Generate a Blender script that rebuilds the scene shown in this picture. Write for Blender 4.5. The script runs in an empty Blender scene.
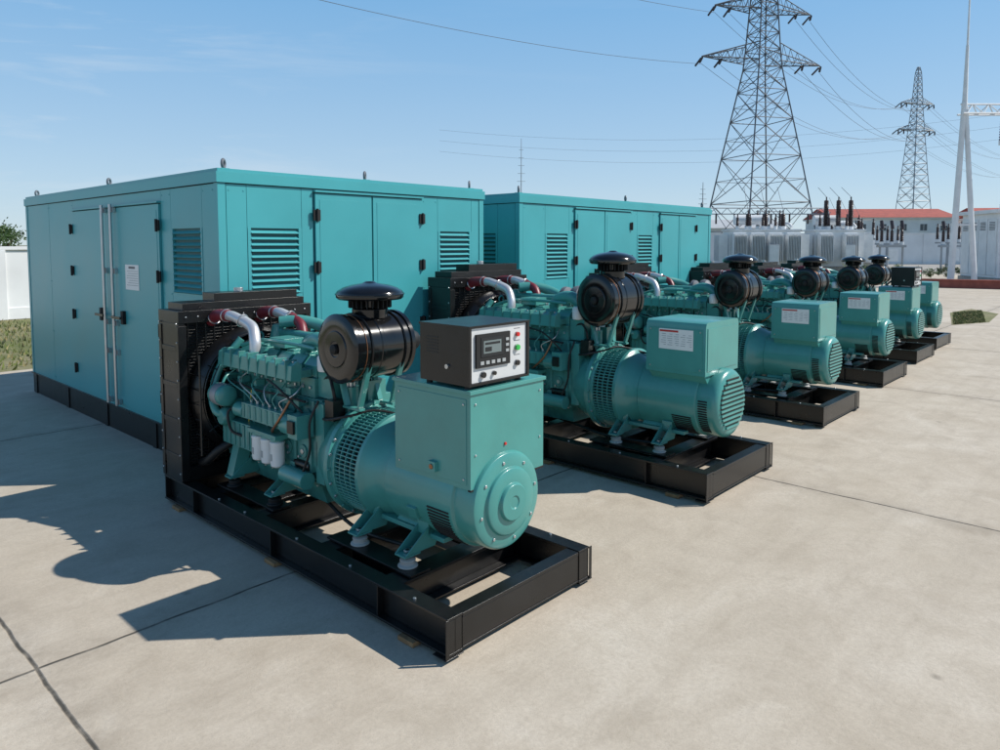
import bpy, bmesh, math, random
from math import radians, sin, cos, pi
from mathutils import Vector, Matrix
random.seed(7)
scene = bpy.context.scene
TH = radians(47.3)
def yard(x, y, z=0.0):
    return Vector((x*cos(TH)-y*sin(TH), x*sin(TH)+y*cos(TH), z))

# ------------------------------------------------------------ materials
MATS = {}
def nodes_of(name):
    m = bpy.data.materials.new(name); m.use_nodes = True
    nt = m.node_tree; nt.nodes.clear()
    out = nt.nodes.new('ShaderNodeOutputMaterial')
    p = nt.nodes.new('ShaderNodeBsdfPrincipled')
    nt.links.new(p.outputs[0], out.inputs[0])
    MATS[name] = m
    return m, nt, p
def mixc(nt, fac, a, b, typ='MIX'):
    n = nt.nodes.new('ShaderNodeMix'); n.data_type = 'RGBA'; n.blend_type = typ
    for sock, val in ((n.inputs[0], fac), (n.inputs[6], a), (n.inputs[7], b)):
        if isinstance(val, bpy.types.NodeSocket): nt.links.new(val, sock)
        elif isinstance(val, (int, float)): sock.default_value = val
        else: sock.default_value = (*val[:3], 1)
    return n.outputs[2]
def math_n(nt, op, a, b=None, c=None, clamp=False):
    n = nt.nodes.new('ShaderNodeMath'); n.operation = op; n.use_clamp = clamp
    for i, v in enumerate((a, b, c)):
        if v is None: continue
        if isinstance(v, bpy.types.NodeSocket): nt.links.new(v, n.inputs[i])
        else: n.inputs[i].default_value = v
    return n.outputs[0]
def mrange(nt, v, a, b, c=0.0, d=1.0):
    n = nt.nodes.new('ShaderNodeMapRange')
    nt.links.new(v, n.inputs[0])
    for i, x in enumerate((a, b, c, d)): n.inputs[i+1].default_value = x
    return n.outputs[0]
def noise(nt, vec, scale, detail=5, rough=.55, dist=0.0):
    n = nt.nodes.new('ShaderNodeTexNoise'); n.inputs['Scale'].default_value = scale
    n.inputs['Detail'].default_value = detail; n.inputs['Roughness'].default_value = rough
    n.inputs['Distortion'].default_value = dist
    if vec is not None: nt.links.new(vec, n.inputs['Vector'])
    return n.outputs[0]
def mat(name, col, rough=.45, metal=0.0, var=.12, scale=5, bump=.0, dust=.0, coat=0.0, bscale=120, wear=0.0):
    m, nt, p = nodes_of(name)
    tc = nt.nodes.new('ShaderNodeTexCoord'); oi = nt.nodes.new('ShaderNodeObjectInfo')
    add = nt.nodes.new('ShaderNodeVectorMath'); add.operation = 'ADD'
    nt.links.new(tc.outputs['Object'], add.inputs[0]); nt.links.new(oi.outputs['Location'], add.inputs[1])
    v = add.outputs[0]
    n1 = noise(nt, v, scale, 6)
    f = mrange(nt, n1, .3, .7)
    c = mixc(nt, f, [x*(1-var) for x in col], [min(1, x*(1+var)) for x in col])
    if wear > 0:   # chips and scuffs
        c = mixc(nt, mrange(nt, noise(nt, v, 26, 8, .75), .66, .72, 0, wear), c, (.16, .13, .11))
    if dust > 0:
        g = nt.nodes.new('ShaderNodeNewGeometry')
        sx = nt.nodes.new('ShaderNodeSeparateXYZ'); nt.links.new(g.outputs['Normal'], sx.inputs[0])
        up = mrange(nt, sx.outputs[2], .2, 1.0)
        n2 = noise(nt, v, scale*3.1, 6, .65)
        df = math_n(nt, 'MULTIPLY', math_n(nt, 'MULTIPLY_ADD', up, .8, .2), mrange(nt, n2, .35, .75, .15, 1))
        df = math_n(nt, 'MULTIPLY', df, dust)
        c = mixc(nt, df, c, (.42, .39, .33))
        nt.links.new(math_n(nt, 'ADD', math_n(nt, 'MULTIPLY_ADD', n1, .16, rough-.08), math_n(nt, 'MULTIPLY', df, .5), clamp=True), p.inputs['Roughness'])
    else:
        nt.links.new(math_n(nt, 'MULTIPLY_ADD', n1, .16, rough-.08, clamp=True), p.inputs['Roughness'])
    nt.links.new(c, p.inputs['Base Color'])
    p.inputs['Metallic'].default_value = metal
    p.inputs['Coat Weight'].default_value = coat
    p.inputs['Coat Roughness'].default_value = .12
    if bump > 0:
        b = nt.nodes.new('ShaderNodeBump'); b.inputs['Strength'].default_value = bump
        b.inputs['Distance'].default_value = .004
        nt.links.new(noise(nt, v, bscale, 3), b.inputs['Height'])
        nt.links.new(b.outputs[0], p.inputs['Normal'])
    return m

mat('teal_gen', (.060, .275, .250), .31, var=.08, scale=4, bump=.10, dust=.06, bscale=90, coat=.3, wear=.10)
mat('teal_cast', (.050, .230, .210), .40, var=.28, scale=9, bump=.45, dust=.12, bscale=140, coat=.15, wear=.28)
mat('teal_box', (.055, .345, .375), .36, var=.06, scale=1.3, bump=.05, dust=.05, bscale=30, wear=.04)
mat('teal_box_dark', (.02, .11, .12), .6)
mat('black_paint', (.0065, .0065, .007), .30, var=.3, scale=7, bump=.15, dust=.014, wear=.07)
mat('black_gloss', (.005, .005, .0055), .15, var=.2, coat=.3, dust=.01)
mat('black_matte', (.007, .007, .007), .7)
mat('rubber', (.012, .012, .012), .55)
mat('steel', (.55, .56, .57), .33, metal=.9, var=.1)
mat('silver_hose', (.62, .62, .64), .36, metal=.5)
mat('maroon', (.17, .02, .03), .42)
mat('puck', (.42, .41, .39), .6, dust=.1)
mat('white_part', (.74, .75, .74), .4, var=.05)
mat('white_paint', (.72, .74, .75), .5, var=.08, scale=2, dust=.05)
mat('white_wall', (.72, .73, .73), .85, var=.08, scale=.6, bump=.3, bscale=20)
mat('panel_grey', (.60, .61, .61), .4, var=.03)
mat('label_white', (.78, .78, .76), .5, var=.02)
mat('label_red', (.5, .04, .03), .5, var=.02)
mat('label_ink', (.10, .10, .11), .5, var=.02)
mat('label_grey', (.36, .38, .38), .5, var=.02)
mat('screen', (.012, .016, .02), .10, var=.05)
mat('lcd', (.16, .20, .20), .15, var=.05)
mat('red_button', (.6, .02, .015), .3, var=.02)
mat('green_button', (.03, .42, .07), .3, var=.02)
mat('yellow', (.75, .5, .02), .4, var=.02)
mat('wood', (.30, .17, .08), .8, var=.35, scale=14, bump=.4)
mat('copper', (.35, .16, .08), .4, metal=.7)
mat('galv', (.33, .35, .37), .5, metal=.35, var=.12, scale=.5)
mat('galv_dark', (.15, .16, .18), .55, metal=.2, var=.12, scale=.5)
mat('insulator', (.05, .03, .028), .3)
mat('wire', (.10, .10, .11), .6)
mat('brick_red', (.30, .085, .06), .85, var=.25, scale=3, bump=.3, bscale=20)
mat('roof_red', (.36, .085, .06), .8, var=.2, scale=1)
mat('roof_grey', (.40, .42, .44), .8, var=.1, scale=1)
mat('window_dark', (.07, .085, .10), .15)
mat('bark', (.10, .07, .05), .9, var=.3)
mat('leaf_a', (.055, .11, .028), .65, var=.3)
mat('leaf_b', (.035, .075, .02), .65, var=.3)
mat('leaf_c', (.10, .13, .035), .65, var=.3)
mat('grass_blade', (.12, .15, .04), .8, var=.4, scale=2)
mat('grass_dry', (.26, .22, .10), .8, var=.3, scale=2)
mat('gravel', (.33, .31, .28), .9, var=.25, scale=9, bump=.8, bscale=40)

# ground materials
def ground_mat(name, ca, cb, sc):
    m, nt, p = nodes_of(name)
    tc = nt.nodes.new('ShaderNodeTexCoord'); v = tc.outputs['Object']
    c = mixc(nt, mrange(nt, noise(nt, v, sc, 8, .65), .38, .62), ca, cb)
    c = mixc(nt, mrange(nt, noise(nt, v, sc*14, 5, .7), .35, .7, 0, .5), c, [x*.45 for x in ca])
    nt.links.new(c, p.inputs['Base Color']); p.inputs['Roughness'].default_value = .95
    b = nt.nodes.new('ShaderNodeBump'); b.inputs['Strength'].default_value = .6; b.inputs['Distance'].default_value = .03
    nt.links.new(noise(nt, v, sc*25, 5, .7), b.inputs['Height']); nt.links.new(b.outputs[0], p.inputs['Normal'])
ground_mat('ground_soil', (.26, .23, .17), (.17, .19, .09), .12)
ground_mat('grass_ground', (.15, .17, .055), (.30, .26, .15), .8)

def concrete():
    m, nt, p = nodes_of('concrete')
    tc = nt.nodes.new('ShaderNodeTexCoord'); v = tc.outputs['Object']
    nw = nt.nodes.new('ShaderNodeTexNoise'); nw.inputs['Scale'].default_value = 2.2; nw.inputs['Detail'].default_value = 6
    nt.links.new(v, nw.inputs['Vector'])
    sub = nt.nodes.new('ShaderNodeVectorMath'); sub.operation = 'SUBTRACT'
    nt.links.new(nw.outputs[1], sub.inputs[0]); sub.inputs[1].default_value = (.5, .5, .5)
    scl = nt.nodes.new('ShaderNodeVectorMath'); scl.operation = 'SCALE'; scl.inputs['Scale'].default_value = .05
    nt.links.new(sub.outputs[0], scl.inputs[0])
    ad = nt.nodes.new('ShaderNodeVectorMath'); ad.operation = 'ADD'
    nt.links.new(v, ad.inputs[0]); nt.links.new(scl.outputs[0], ad.inputs[1])
    s = nt.nodes.new('ShaderNodeSeparateXYZ'); nt.links.new(ad.outputs[0], s.inputs[0])
    def joint(comp, off, per):
        q = math_n(nt, 'DIVIDE', math_n(nt, 'SUBTRACT', comp, off), per)
        fr = math_n(nt, 'SUBTRACT', q, math_n(nt, 'ROUND', q))
        d = math_n(nt, 'MULTIPLY', math_n(nt, 'ABSOLUTE', fr), per)
        return d, math_n(nt, 'FLOOR', q)
    dx, ix = joint(s.outputs[0], 1.0, 5.57)
    dy, iy = joint(s.outputs[1], 4.2, 5.3)
    d = math_n(nt, 'MINIMUM', dx, dy)
    line = mrange(nt, d, .005, .014, 1, 0)
    halo = mrange(nt, d, .0, .22, 1, 0)
    cmb = nt.nodes.new('ShaderNodeCombineXYZ'); nt.links.new(ix, cmb.inputs[0]); nt.links.new(iy, cmb.inputs[1])
    wn = nt.nodes.new('ShaderNodeTexWhiteNoise'); wn.noise_dimensions = '3D'; nt.links.new(cmb.outputs[0], wn.inputs[0])
    big = noise(nt, v, .35, 8, .6, .4)
    med = noise(nt, v, 1.7, 10, .68, .6)
    med2 = noise(nt, v, 5.5, 8, .7, .3)
    fin = noise(nt, v, 38, 6, .75)
    sp = noise(nt, v, 160, 2, .5)
    c = mixc(nt, mrange(nt, big, .35, .65), (.53, .455, .355), (.61, .54, .445))
    c = mixc(nt, mrange(nt, med, .42, .70, 0, .65), c, (.41, .345, .265))
    c = mixc(nt, mrange(nt, med, .25, .42, .5, 0), c, (.68, .62, .53))
    c = mixc(nt, mrange(nt, med2, .50, .72, 0, .42), c, (.37, .31, .235))
    c = mixc(nt, mrange(nt, fin, .35, .7, 0, .42), c, (.32, .27, .21))
    c = mixc(nt, mrange(nt, sp, .60, .75, 0, .5), c, (.20, .17, .13))
    c = mixc(nt, mrange(nt, wn.outputs[0], 0, 1, 0, .22), c, (.34, .30, .245))
    st = noise(nt, v, .9, 4, .5, 1.2)
    c = mixc(nt, mrange(nt, st, .60, .76, 0, .40), c, (.26, .21, .155))
    vs = nt.nodes.new('ShaderNodeTexVoronoi'); vs.inputs['Scale'].default_value = 1.4; nt.links.new(ad.outputs[0], vs.inputs['Vector'])
    c = mixc(nt, math_n(nt, 'MULTIPLY', mrange(nt, vs.outputs[0], .02, .05, .5, 0), mrange(nt, noise(nt, v, .8, 2), .5, .56)), c, (.10, .085, .065))
    mp = nt.nodes.new('ShaderNodeMapping'); mp.inputs['Scale'].default_value = (.5, 4.5, 1); nt.links.new(v, mp.inputs[0])
    c = mixc(nt, mrange(nt, noise(nt, mp.outputs[0], 1.1, 7, .65), .5, .75, 0, .38), c, (.34, .285, .22))
    c = mixc(nt, math_n(nt, 'MULTIPLY', halo, mrange(nt, med2, .3, .7, .0, .6)), c, (.27, .225, .175))
    jl = math_n(nt, 'MULTIPLY', line, mrange(nt, noise(nt, v, 7, 4), .3, .55, .5, .95))
    c = mixc(nt, jl, c, (.05, .045, .036))
    nt.links.new(c, p.inputs['Base Color'])
    nt.links.new(mrange(nt, med, .3, .7, .75, .92), p.inputs['Roughness'])
    h = math_n(nt, 'ADD', math_n(nt, 'MULTIPLY', fin, .5), math_n(nt, 'MULTIPLY', med, 1.2))
    h = math_n(nt, 'SUBTRACT', h, math_n(nt, 'MULTIPLY', line, 1.5))
    b = nt.nodes.new('ShaderNodeBump'); b.inputs['Strength'].default_value = .4; b.inputs['Distance'].default_value = .012
    nt.links.new(h, b.inputs['Height']); nt.links.new(b.outputs[0], p.inputs['Normal'])
concrete()

# ------------------------------------------------------------ mesh builder
def frame(ax):
    ax = Vector(ax).normalized()
    t = Vector((0, 0, 1)) if abs(ax.z) < .9 else Vector((1, 0, 0))
    u = ax.cross(t).normalized(); w = ax.cross(u).normalized()
    return ax, u, w
class B:
    def __init__(s): s.bm = bmesh.new(); s.mats = []
    def mi(s, m):
        if m not in s.mats: s.mats.append(m)
        return s.mats.index(m)
    def face(s, vs, m):
        try:
            f = s.bm.faces.new(vs); f.material_index = s.mi(m); return f
        except ValueError: return None
    def box(s, x0, x1, y0, y1, z0, z1, m, M=None):
        if x0 > x1: x0, x1 = x1, x0
        if y0 > y1: y0, y1 = y1, y0
        co = [(x0,y0,z0),(x1,y0,z0),(x1,y1,z0),(x0,y1,z0),(x0,y0,z1),(x1,y0,z1),(x1,y1,z1),(x0,y1,z1)]
        vs = [s.bm.verts.new((M @ Vector(c)) if M else c) for c in co]
        for f in ((3,2,1,0),(4,5,6,7),(0,1,5,4),(1,2,6,5),(2,3,7,6),(3,0,4,7)):
            s.face([vs[i] for i in f], m)
    def prism(s, poly, axis, a0, a1, m, M=None):
        def mk(p, a):
            c = {'x': (a, p[0], p[1]), 'y': (p[0], a, p[1]), 'z': (p[0], p[1], a)}[axis]
            return s.bm.verts.new((M @ Vector(c)) if M else c)
        A = [mk(p, a0) for p in poly]; Bv = [mk(p, a1) for p in poly]
        s.face(A[::-1], m); s.face(Bv, m)
        n = len(poly)
        for i in range(n): s.face([A[i], A[(i+1) % n], Bv[(i+1) % n], Bv[i]], m)
    def lathe(s, prof, o, ax, m, seg=28, M=None):
        ax, u, w = frame(ax); o = Vector(o); rings = []
        for r, h in prof:
            if r < 1e-5:
                c = o+ax*h; rings.append([s.bm.verts.new(M @ c if M else c)])
            else:
                L = []
                for i in range(seg):
                    a = 2*pi*i/seg; c = o+ax*h+u*(r*cos(a))+w*(r*sin(a))
                    L.append(s.bm.verts.new(M @ c if M else c))
                rings.append(L)
        for A, C in zip(rings, rings[1:]):
            if len(A) == 1 and len(C) == 1: continue
            for i in range(seg):
                j = (i+1) % seg
                if len(A) == 1: s.face([A[0], C[i], C[j]], m)
                elif len(C) == 1: s.face([A[i], C[0], A[j]], m)
                else: s.face([A[i], A[j], C[j], C[i]], m)
    def cyl(s, p0, p1, r, m, r1=None, seg=20, M=None):
        p0 = Vector(p0); p1 = Vector(p1); L = (p1-p0).length
        if r1 is None: r1 = r
        s.lathe([(0, 0), (r, 0), (r1, L), (0, L)], p0, p1-p0, m, seg, M)
    def beam(s, p0, p1, t, m): s.cyl(p0, p1, t, m, seg=4)
    def ring(s, o, ax, R, r, m, seg=32, k=8):
        prof = [(R+r*cos(2*pi*i/k), r*sin(2*pi*i/k)) for i in range(k+1)]
        s.lathe(prof, o, ax, m, seg)
    def tube(s, pts, r, m, seg=10, sub=6, smooth=True):
        P = [Vector(p) for p in pts]
        if smooth and len(P) > 2:
            Q = []; E = [P[0]*2-P[1]]+P+[P[-1]*2-P[-2]]
            for i in range(1, len(E)-2):
                for k in range(sub):
                    t = k/sub; a, b, c, d = E[i-1:i+3]
                    Q.append(.5*((2*b)+(-a+c)*t+(2*a-5*b+4*c-d)*t*t+(-a+3*b-3*c+d)*t**3))
            Q.append(P[-1]); P = Q
        ax, u, w = frame(P[1]-P[0]); rings = []
        for i, p in enumerate(P):
            d = (P[min(i+1, len(P)-1)]-P[max(i-1, 0)]).normalized()
            u = (u-d*u.dot(d)).normalized(); w = d.cross(u)
            rr = r[i*(len(r)-1)//(len(P)-1)] if isinstance(r, list) else r
            rings.append([s.bm.verts.new(p+u*(rr*cos(2*pi*k/seg))+w*(rr*sin(2*pi*k/seg))) for k in range(seg)])
        for A, C in zip(rings, rings[1:]):
            for i in range(seg):
                j = (i+1) % seg; s.face([A[i], A[j], C[j], C[i]], m)
        s.face(rings[0][::-1], m); s.face(rings[-1], m)
    def bolt(s, p, ax, r, m, h=None):
        p = Vector(p); ax = Vector(ax).normalized(); s.cyl(p-ax*r*.3, p+ax*(h or r*.9), r, m, seg=6)
    def mesh(s, name):
        bmesh.ops.recalc_face_normals(s.bm, faces=s.bm.faces[:])
        for f in s.bm.faces: f.smooth = True
        for e in s.bm.edges:
            if len(e.link_faces) == 2:
                if e.calc_face_angle(0) > radians(38): e.smooth = False
            else: e.smooth = False
        me = bpy.data.meshes.new(name); s.bm.to_mesh(me); s.bm.free()
        for m in s.mats: me.materials.append(MATS[m])
        return me
def obj(name, me, parent=None, bevel=0.0, seg=1):
    o = bpy.data.objects.new(name, me); scene.collection.objects.link(o)
    if parent: o.parent = parent
    if bevel > 0:
        b = o.modifiers.new('bevel', 'BEVEL'); b.width = bevel; b.segments = seg; b.limit_method = 'ANGLE'
        b.angle_limit = radians(38); b.harden_normals = True; b.use_clamp_overlap = True
    return o
def root(name, loc, rz=0.0, sc=(1, 1, 1)):
    e = bpy.data.objects.new(name, None); scene.collection.objects.link(e)
    e.empty_display_size = .3; e.location = loc; e.rotation_euler = (0, 0, rz); e.scale = sc
    return e
def leafcloud(b, c, rad, n, size, mats=('leaf_a', 'leaf_b', 'leaf_c')):
    c = Vector(c); clumps = []
    for i in range(max(4, n//60)):
        d = Vector((random.gauss(0, 1), random.gauss(0, 1), random.gauss(0, 1))).normalized()*random.uniform(.3, 1)
        clumps.append((Vector((d.x*rad[0], d.y*rad[1], d.z*rad[2])), random.choice(mats), random.uniform(.18, .38)))
    for i in range(n):
        k, m, cr = random.choice(clumps)
        q = Vector((random.gauss(0, 1), random.gauss(0, 1), random.gauss(0, 1)))*cr*.6
        p = c+k+Vector((q.x*rad[0], q.y*rad[1], q.z*rad[2]))
        if p.z < .02: p.z = random.uniform(.02, .3)
        a = Vector((random.gauss(0, 1), random.gauss(0, 1), random.gauss(0, 1))).normalized()*size*random.uniform(.6, 1.3)
        t = a.orthogonal().normalized()*size*random.uniform(.3, .6)
        b.face([b.bm.verts.new(p-a), b.bm.verts.new(p+t), b.bm.verts.new(p+a), b.bm.verts.new(p-t)], m)

# ------------------------------------------------------------ ground
def sheet(name, x0, x1, y0, y1, z, m, rz=0.0):
    b = B(); b.face([b.bm.verts.new(c) for c in ((x0,y0,0),(x1,y0,0),(x1,y1,0),(x0,y1,0))], m)
    o = obj(name, b.mesh(name)); o.location.z = z; o.rotation_euler.z = rz
    return o
sheet('ground', -3000, 3000, -3000, 3000, -.008, 'ground_soil')
sheet('concrete_pavement', -40, 62, -40, 14.7, 0, 'concrete', TH)
sheet('gravel_yard', 62.01, 110, -20, 40, -.002, 'gravel', TH)
sheet('grass_verge', -30, 50, 14.71, 24.8, -.003, 'grass_ground', TH)

def blades(name, x0, x1, y0, y1, n, hh):
    b = B()
    for i in range(n):
        p = yard(random.uniform(x0, x1), random.uniform(y0, y1), -.003)
        a = random.uniform(0, 2*pi); w = random.uniform(.01, .03); h = random.uniform(.3, 1)*hh
        d = Vector((cos(a)*w, sin(a)*w, 0)); l = Vector((random.gauss(0, .3), random.gauss(0, .3), 1))*h
        b.face([b.bm.verts.new(p-d), b.bm.verts.new(p+d), b.bm.verts.new(p+l)], random.choice(('grass_blade', 'grass_blade', 'grass_dry')))
    obj(name, b.mesh(name))
blades('grass', -6, 9, 14.75, 24.6, 8000, .13)

# ------------------------------------------------------------ generator set
ZC = .68
def RY(a): return Matrix.Translation((0, 0, ZC)) @ Matrix.Rotation(a, 4, 'Y')
def part_skid():
    b = B(); m = 'black_paint'; L = 3.54; W = .63
    for sx in (-1, 1):
        xo = sx*W; xi = sx*(W-.11)
        b.box(xo, xi, 0, L, .226, .242, m); b.box(xo, xi, 0, L, .03, .046, m)
        b.box(sx*(W-.049), sx*(W-.061), .002, L-.002, .046, .226, m)
        for y in (.002, .60, 1.8, 3.0, L-.016):
            b.box(sx*(W-.004), sx*(W-.106), y, y+.014, .046, .226, m)
    for y, w in ((.0, .10), (.50, .16), (1.18, .16), (2.05, .12), (2.75, .14), (3.36, .14)):
        x = W-.112
        b.box(-x, x, y+.003, y+w, .213, .236, m); b.box(-x, x, y+.003, y+w, .036, .05, m)
        b.box(-x, x, y+w*.5-.008, y+w*.5+.008, .05, .213, m)
    b.box(-W+.112, W-.112, .006, .016, .05, .213, m)
    for sx in (-1, 1):
        b.box(sx*.30, sx*.46, .50, 1.36, .2425, .258, m)
        b.box(sx*.30, sx*.46, 2.05, 2.92, .2425, .258, m)
        b.box(sx*.37, sx*.385, .66, 1.18, .06, .2125, m)
    for sx in (-1, 1):
        for y in (.25, 3.2, 1.7):
            b.box(sx*(W-.12), sx*(W+.03), y, y+.13, 0.002, .03, 'wood')
    for y in (.3, .9, 1.5, 2.2, 2.6, 3.3):
        for sx in (-1, 1): b.bolt((sx*(W-.03), y, .242), (0, 0, 1), .011, 'steel')
    for sx in (-1, 1):
        b.box(sx*(W-.005), sx*(W+.02), -.008, .0, .03, .242, m)
        b.box(sx*(W-.11), sx*(W+.022), -.010, .10, .022, .0295, m)
    # battery cable tray and drain line lying between the rails
    b.tube([(-.2, .72, .27), (-.25, 1.3, .262), (-.1, 1.9, .27), (.1, 2.6, .262)], .014, 'rubber', 8)
    return ('skid', b.mesh('skid'), .003)
def part_mounts():
    b = B()
    for sx in (-1, 1):
        for y in (.62, 1.10, 2.16, 2.78):
            x = sx*.38
            b.lathe([(0, 0), (.062, 0), (.062, .010), (.045, .018), (.05, .045), (.034, .055), (0, .055)], (x, y, .258), (0, 0, 1), 'puck' if y < 2 else 'rubber', 20)
            b.cyl((x, y, .312), (x, y, .36), .015, 'steel', seg=8); b.cyl((x, y, .345), (x, y, .36), .026, 'steel', seg=6)
            b.box(x-.062, x+.062, y-.05, y+.05, .33, .343, 'teal_gen')
            for dy in (-.05, .04):
                b.prism([(sx*.44, .343), (sx*.20, .343), (sx*.12, .52), (sx*.20, .52)], 'y', y+dy, y+dy+.01, 'teal_gen')
            b.box(sx*.12, sx*.26, y-.05, y+.05, .42, .50, 'teal_gen')
    for sx in (-1, 1): b.box(sx*.16, sx*.24, .45, 1.2, .40, .43, 'teal_gen')
    return ('mounting_feet', b.mesh('mounting_feet'), .003)
def slots(b, y0, y1, a0, a1, n, r, m='black_matte'):
    for i in range(n):
        a = radians(a0+(a1-a0)*i/(n-1))
        b.box(-r-.004, -r+.01, y0, y1, -.006, .006, m, RY(a))
def part_alternator(v):
    b = B(); m = 'teal_gen'; o = (0, 0, ZC); ax = (0, 1, 0)
    if v == 'A':
        b.lathe([(0, .095), (.035, .095), (.04, .088), (.105, .088), (.11, .094), (.115, .11), (.19, .112), (.2, .118), (.205, .135), (.262, .14), (.285, .15),
                 (.295, .17), (.295, .30), (.315, .31), (.315, .92), (.30, .93), (.30, .97), (.34, 1.10), (.372, 1.13), (.372, 1.165), (.335, 1.17)], o, ax, m, 56)
        for i in range(8):
            a = i*pi/4+.2; b.bolt((.24*cos(a), .14, ZC+.24*sin(a)), (0, -1, 0), .011, 'steel')
        slots(b, .33, .52, -62, -8, 15, .317)
        b.box(-.335, -.30, .62, .70, -.05, .03, 'teal_gen', RY(radians(-20)))
    else:
        b.lathe([(0, .10), (.14, .10), (.235, .104), (.265, .115), (.285, .14), (.29, .17), (.29, .30), (.285, .31), (.30, .32), (.30, .92), (.29, .93), (.29, .98), (.335, 1.10), (.372, 1.13), (.372, 1.165), (.335, 1.17)], o, ax, m, 56)
        for i in range(11):
            z = -.19+i*.038; hw = math.sqrt(max(.001, .225**2-z*z))
            b.box(-hw, hw, .088, .104, ZC+z-.011, ZC+z+.008, m)
            b.box(-hw, hw, .097, .1035, ZC+z+.009, ZC+z+.026, 'black_matte')
        slots(b, .20, .29, -50, 8, 15, .292)
        slots(b, .20, .29, 172, 230, 15, .292)
        slots(b, .36, .56, -66, -22, 12, .302)
    b.lathe([(0, 1.17), (.345, 1.17), (.345, 1.42), (0, 1.42)], o, ax, 'black_matte', 40)
    for i in range(84):
        b.box(-.369, -.342, 1.165, 1.42, -.0045, .0045, m, RY(2*pi*i/84))
    for yy in (1.225, 1.285, 1.345): b.lathe([(.34, yy), (.366, yy), (.366, yy+.008), (.34, yy+.008)], o, ax, m, 48)
    b.lathe([(.33, 1.395), (.375, 1.395), (.378, 1.43), (.405, 1.432), (.405, 1.475), (.37, 1.48), (.36, 1.55), (.30, 1.70), (0, 1.70)], o, ax, m, 48)
    for i in range(24):
        a = 2*pi*i/24
        b.bolt((.39*cos(a), 1.432, ZC+.39*sin(a)), (0, -1, 0), .012, 'steel' if i % 3 else m)
        a += .1; b.bolt((.35*cos(a), 1.13, ZC+.35*sin(a)), (0, -1, 0), .009, m)
    for a in (-70, -48, 228, 250):
        b.box(-.335, -.30, .6, .90, -.01, .01, m, RY(radians(a)))
    return ('alternator', b.mesh('alternator'), .003)
def part_box(v):
    b = B(); m = 'teal_gen'
    if v == 'A':
        x0, x1, y0, y1, z0, z1 = -.29, .36, .17, .84, .80, 1.355
        b.box(x0, x1, y0, y1, z0, z1, m)
        b.box(x0-.012, x1+.012, y0-.012, y1+.012, z1, z1+.022, m)
        b.box(x0-.004, x0, y0+.03, y1-.03, z0+.03, z1-.03, m)
        for y in (y0+.05, y1-.05):
            for z in (z0+.06, z1-.06): b.bolt((x0-.004, y, z), (-1, 0, 0), .007, 'steel')
        for x in (x0+.04, x1-.04):
            for z in (1.0, z1-.06): b.bolt((x, y0, z), (0, -1, 0), .007, 'steel')
        b.box(x0-.03, x0-.004, .44, .50, .86, .92, m); b.cyl((x0-.03, .47, .89), (x0-.036, .47, .89), .016, 'copper', seg=12)
        b.bolt((.0, y0, 1.02), (0, -1, 0), .010, 'red_button')
        b.box(x0-.002, x1+.002, y0-.002, y0+.02, z0-.006, z0+.006, 'black_matte')
    else:
        x0, x1, y0, y1, z0, z1 = -.31, .31, .21, .82, .93, 1.37
        c = .035
        b.prism([(x0, z0), (x1, z0), (x1, z1-c), (x1-c*.3, z1-c*.3), (x1-c, z1), (x0+c, z1), (x0+c*.3, z1-c*.3), (x0, z1-c)], 'y', y0, y1, m)
        b.box(x0+.03, x1-.03, y0-.006, y0, z0+.04, z1-.05, m)
        b.box(x0-.005, x0, y0+.03, y1-.03, z0+.03, z1-.06, m)
        b.prism([(-.29, z0), (.29, z0), (.22, .85), (-.22, .85)], 'y', y0+.02, y1-.02, m)
        for y in (y0+.05, y1-.05):
            for z in (z0+.05, z1-.08): b.bolt((x0-.005, y, z), (-1, 0, 0), .008, 'steel')
        yy0, yy1, zz0, zz1 = .33, .68, 1.13, 1.30
        b.box(x0-.009, x0-.0055, yy0, yy1, zz0, zz1, 'label_white')
        b.box(x0-.0105, x0-.0095, yy0+.15, yy1-.008, zz1-.026, zz1-.010, 'label_red')
        for i in range(6):
            z = zz1-.042-i*.018
            for k in range(5):
                ya = yy0+.012+k*.066
                b.box(x0-.0105, x0-.0095, ya, ya+random.uniform(.02, .055), z-.004, z, 'label_grey')
    return ('terminal_box', b.mesh('terminal_box'), .006)
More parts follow.
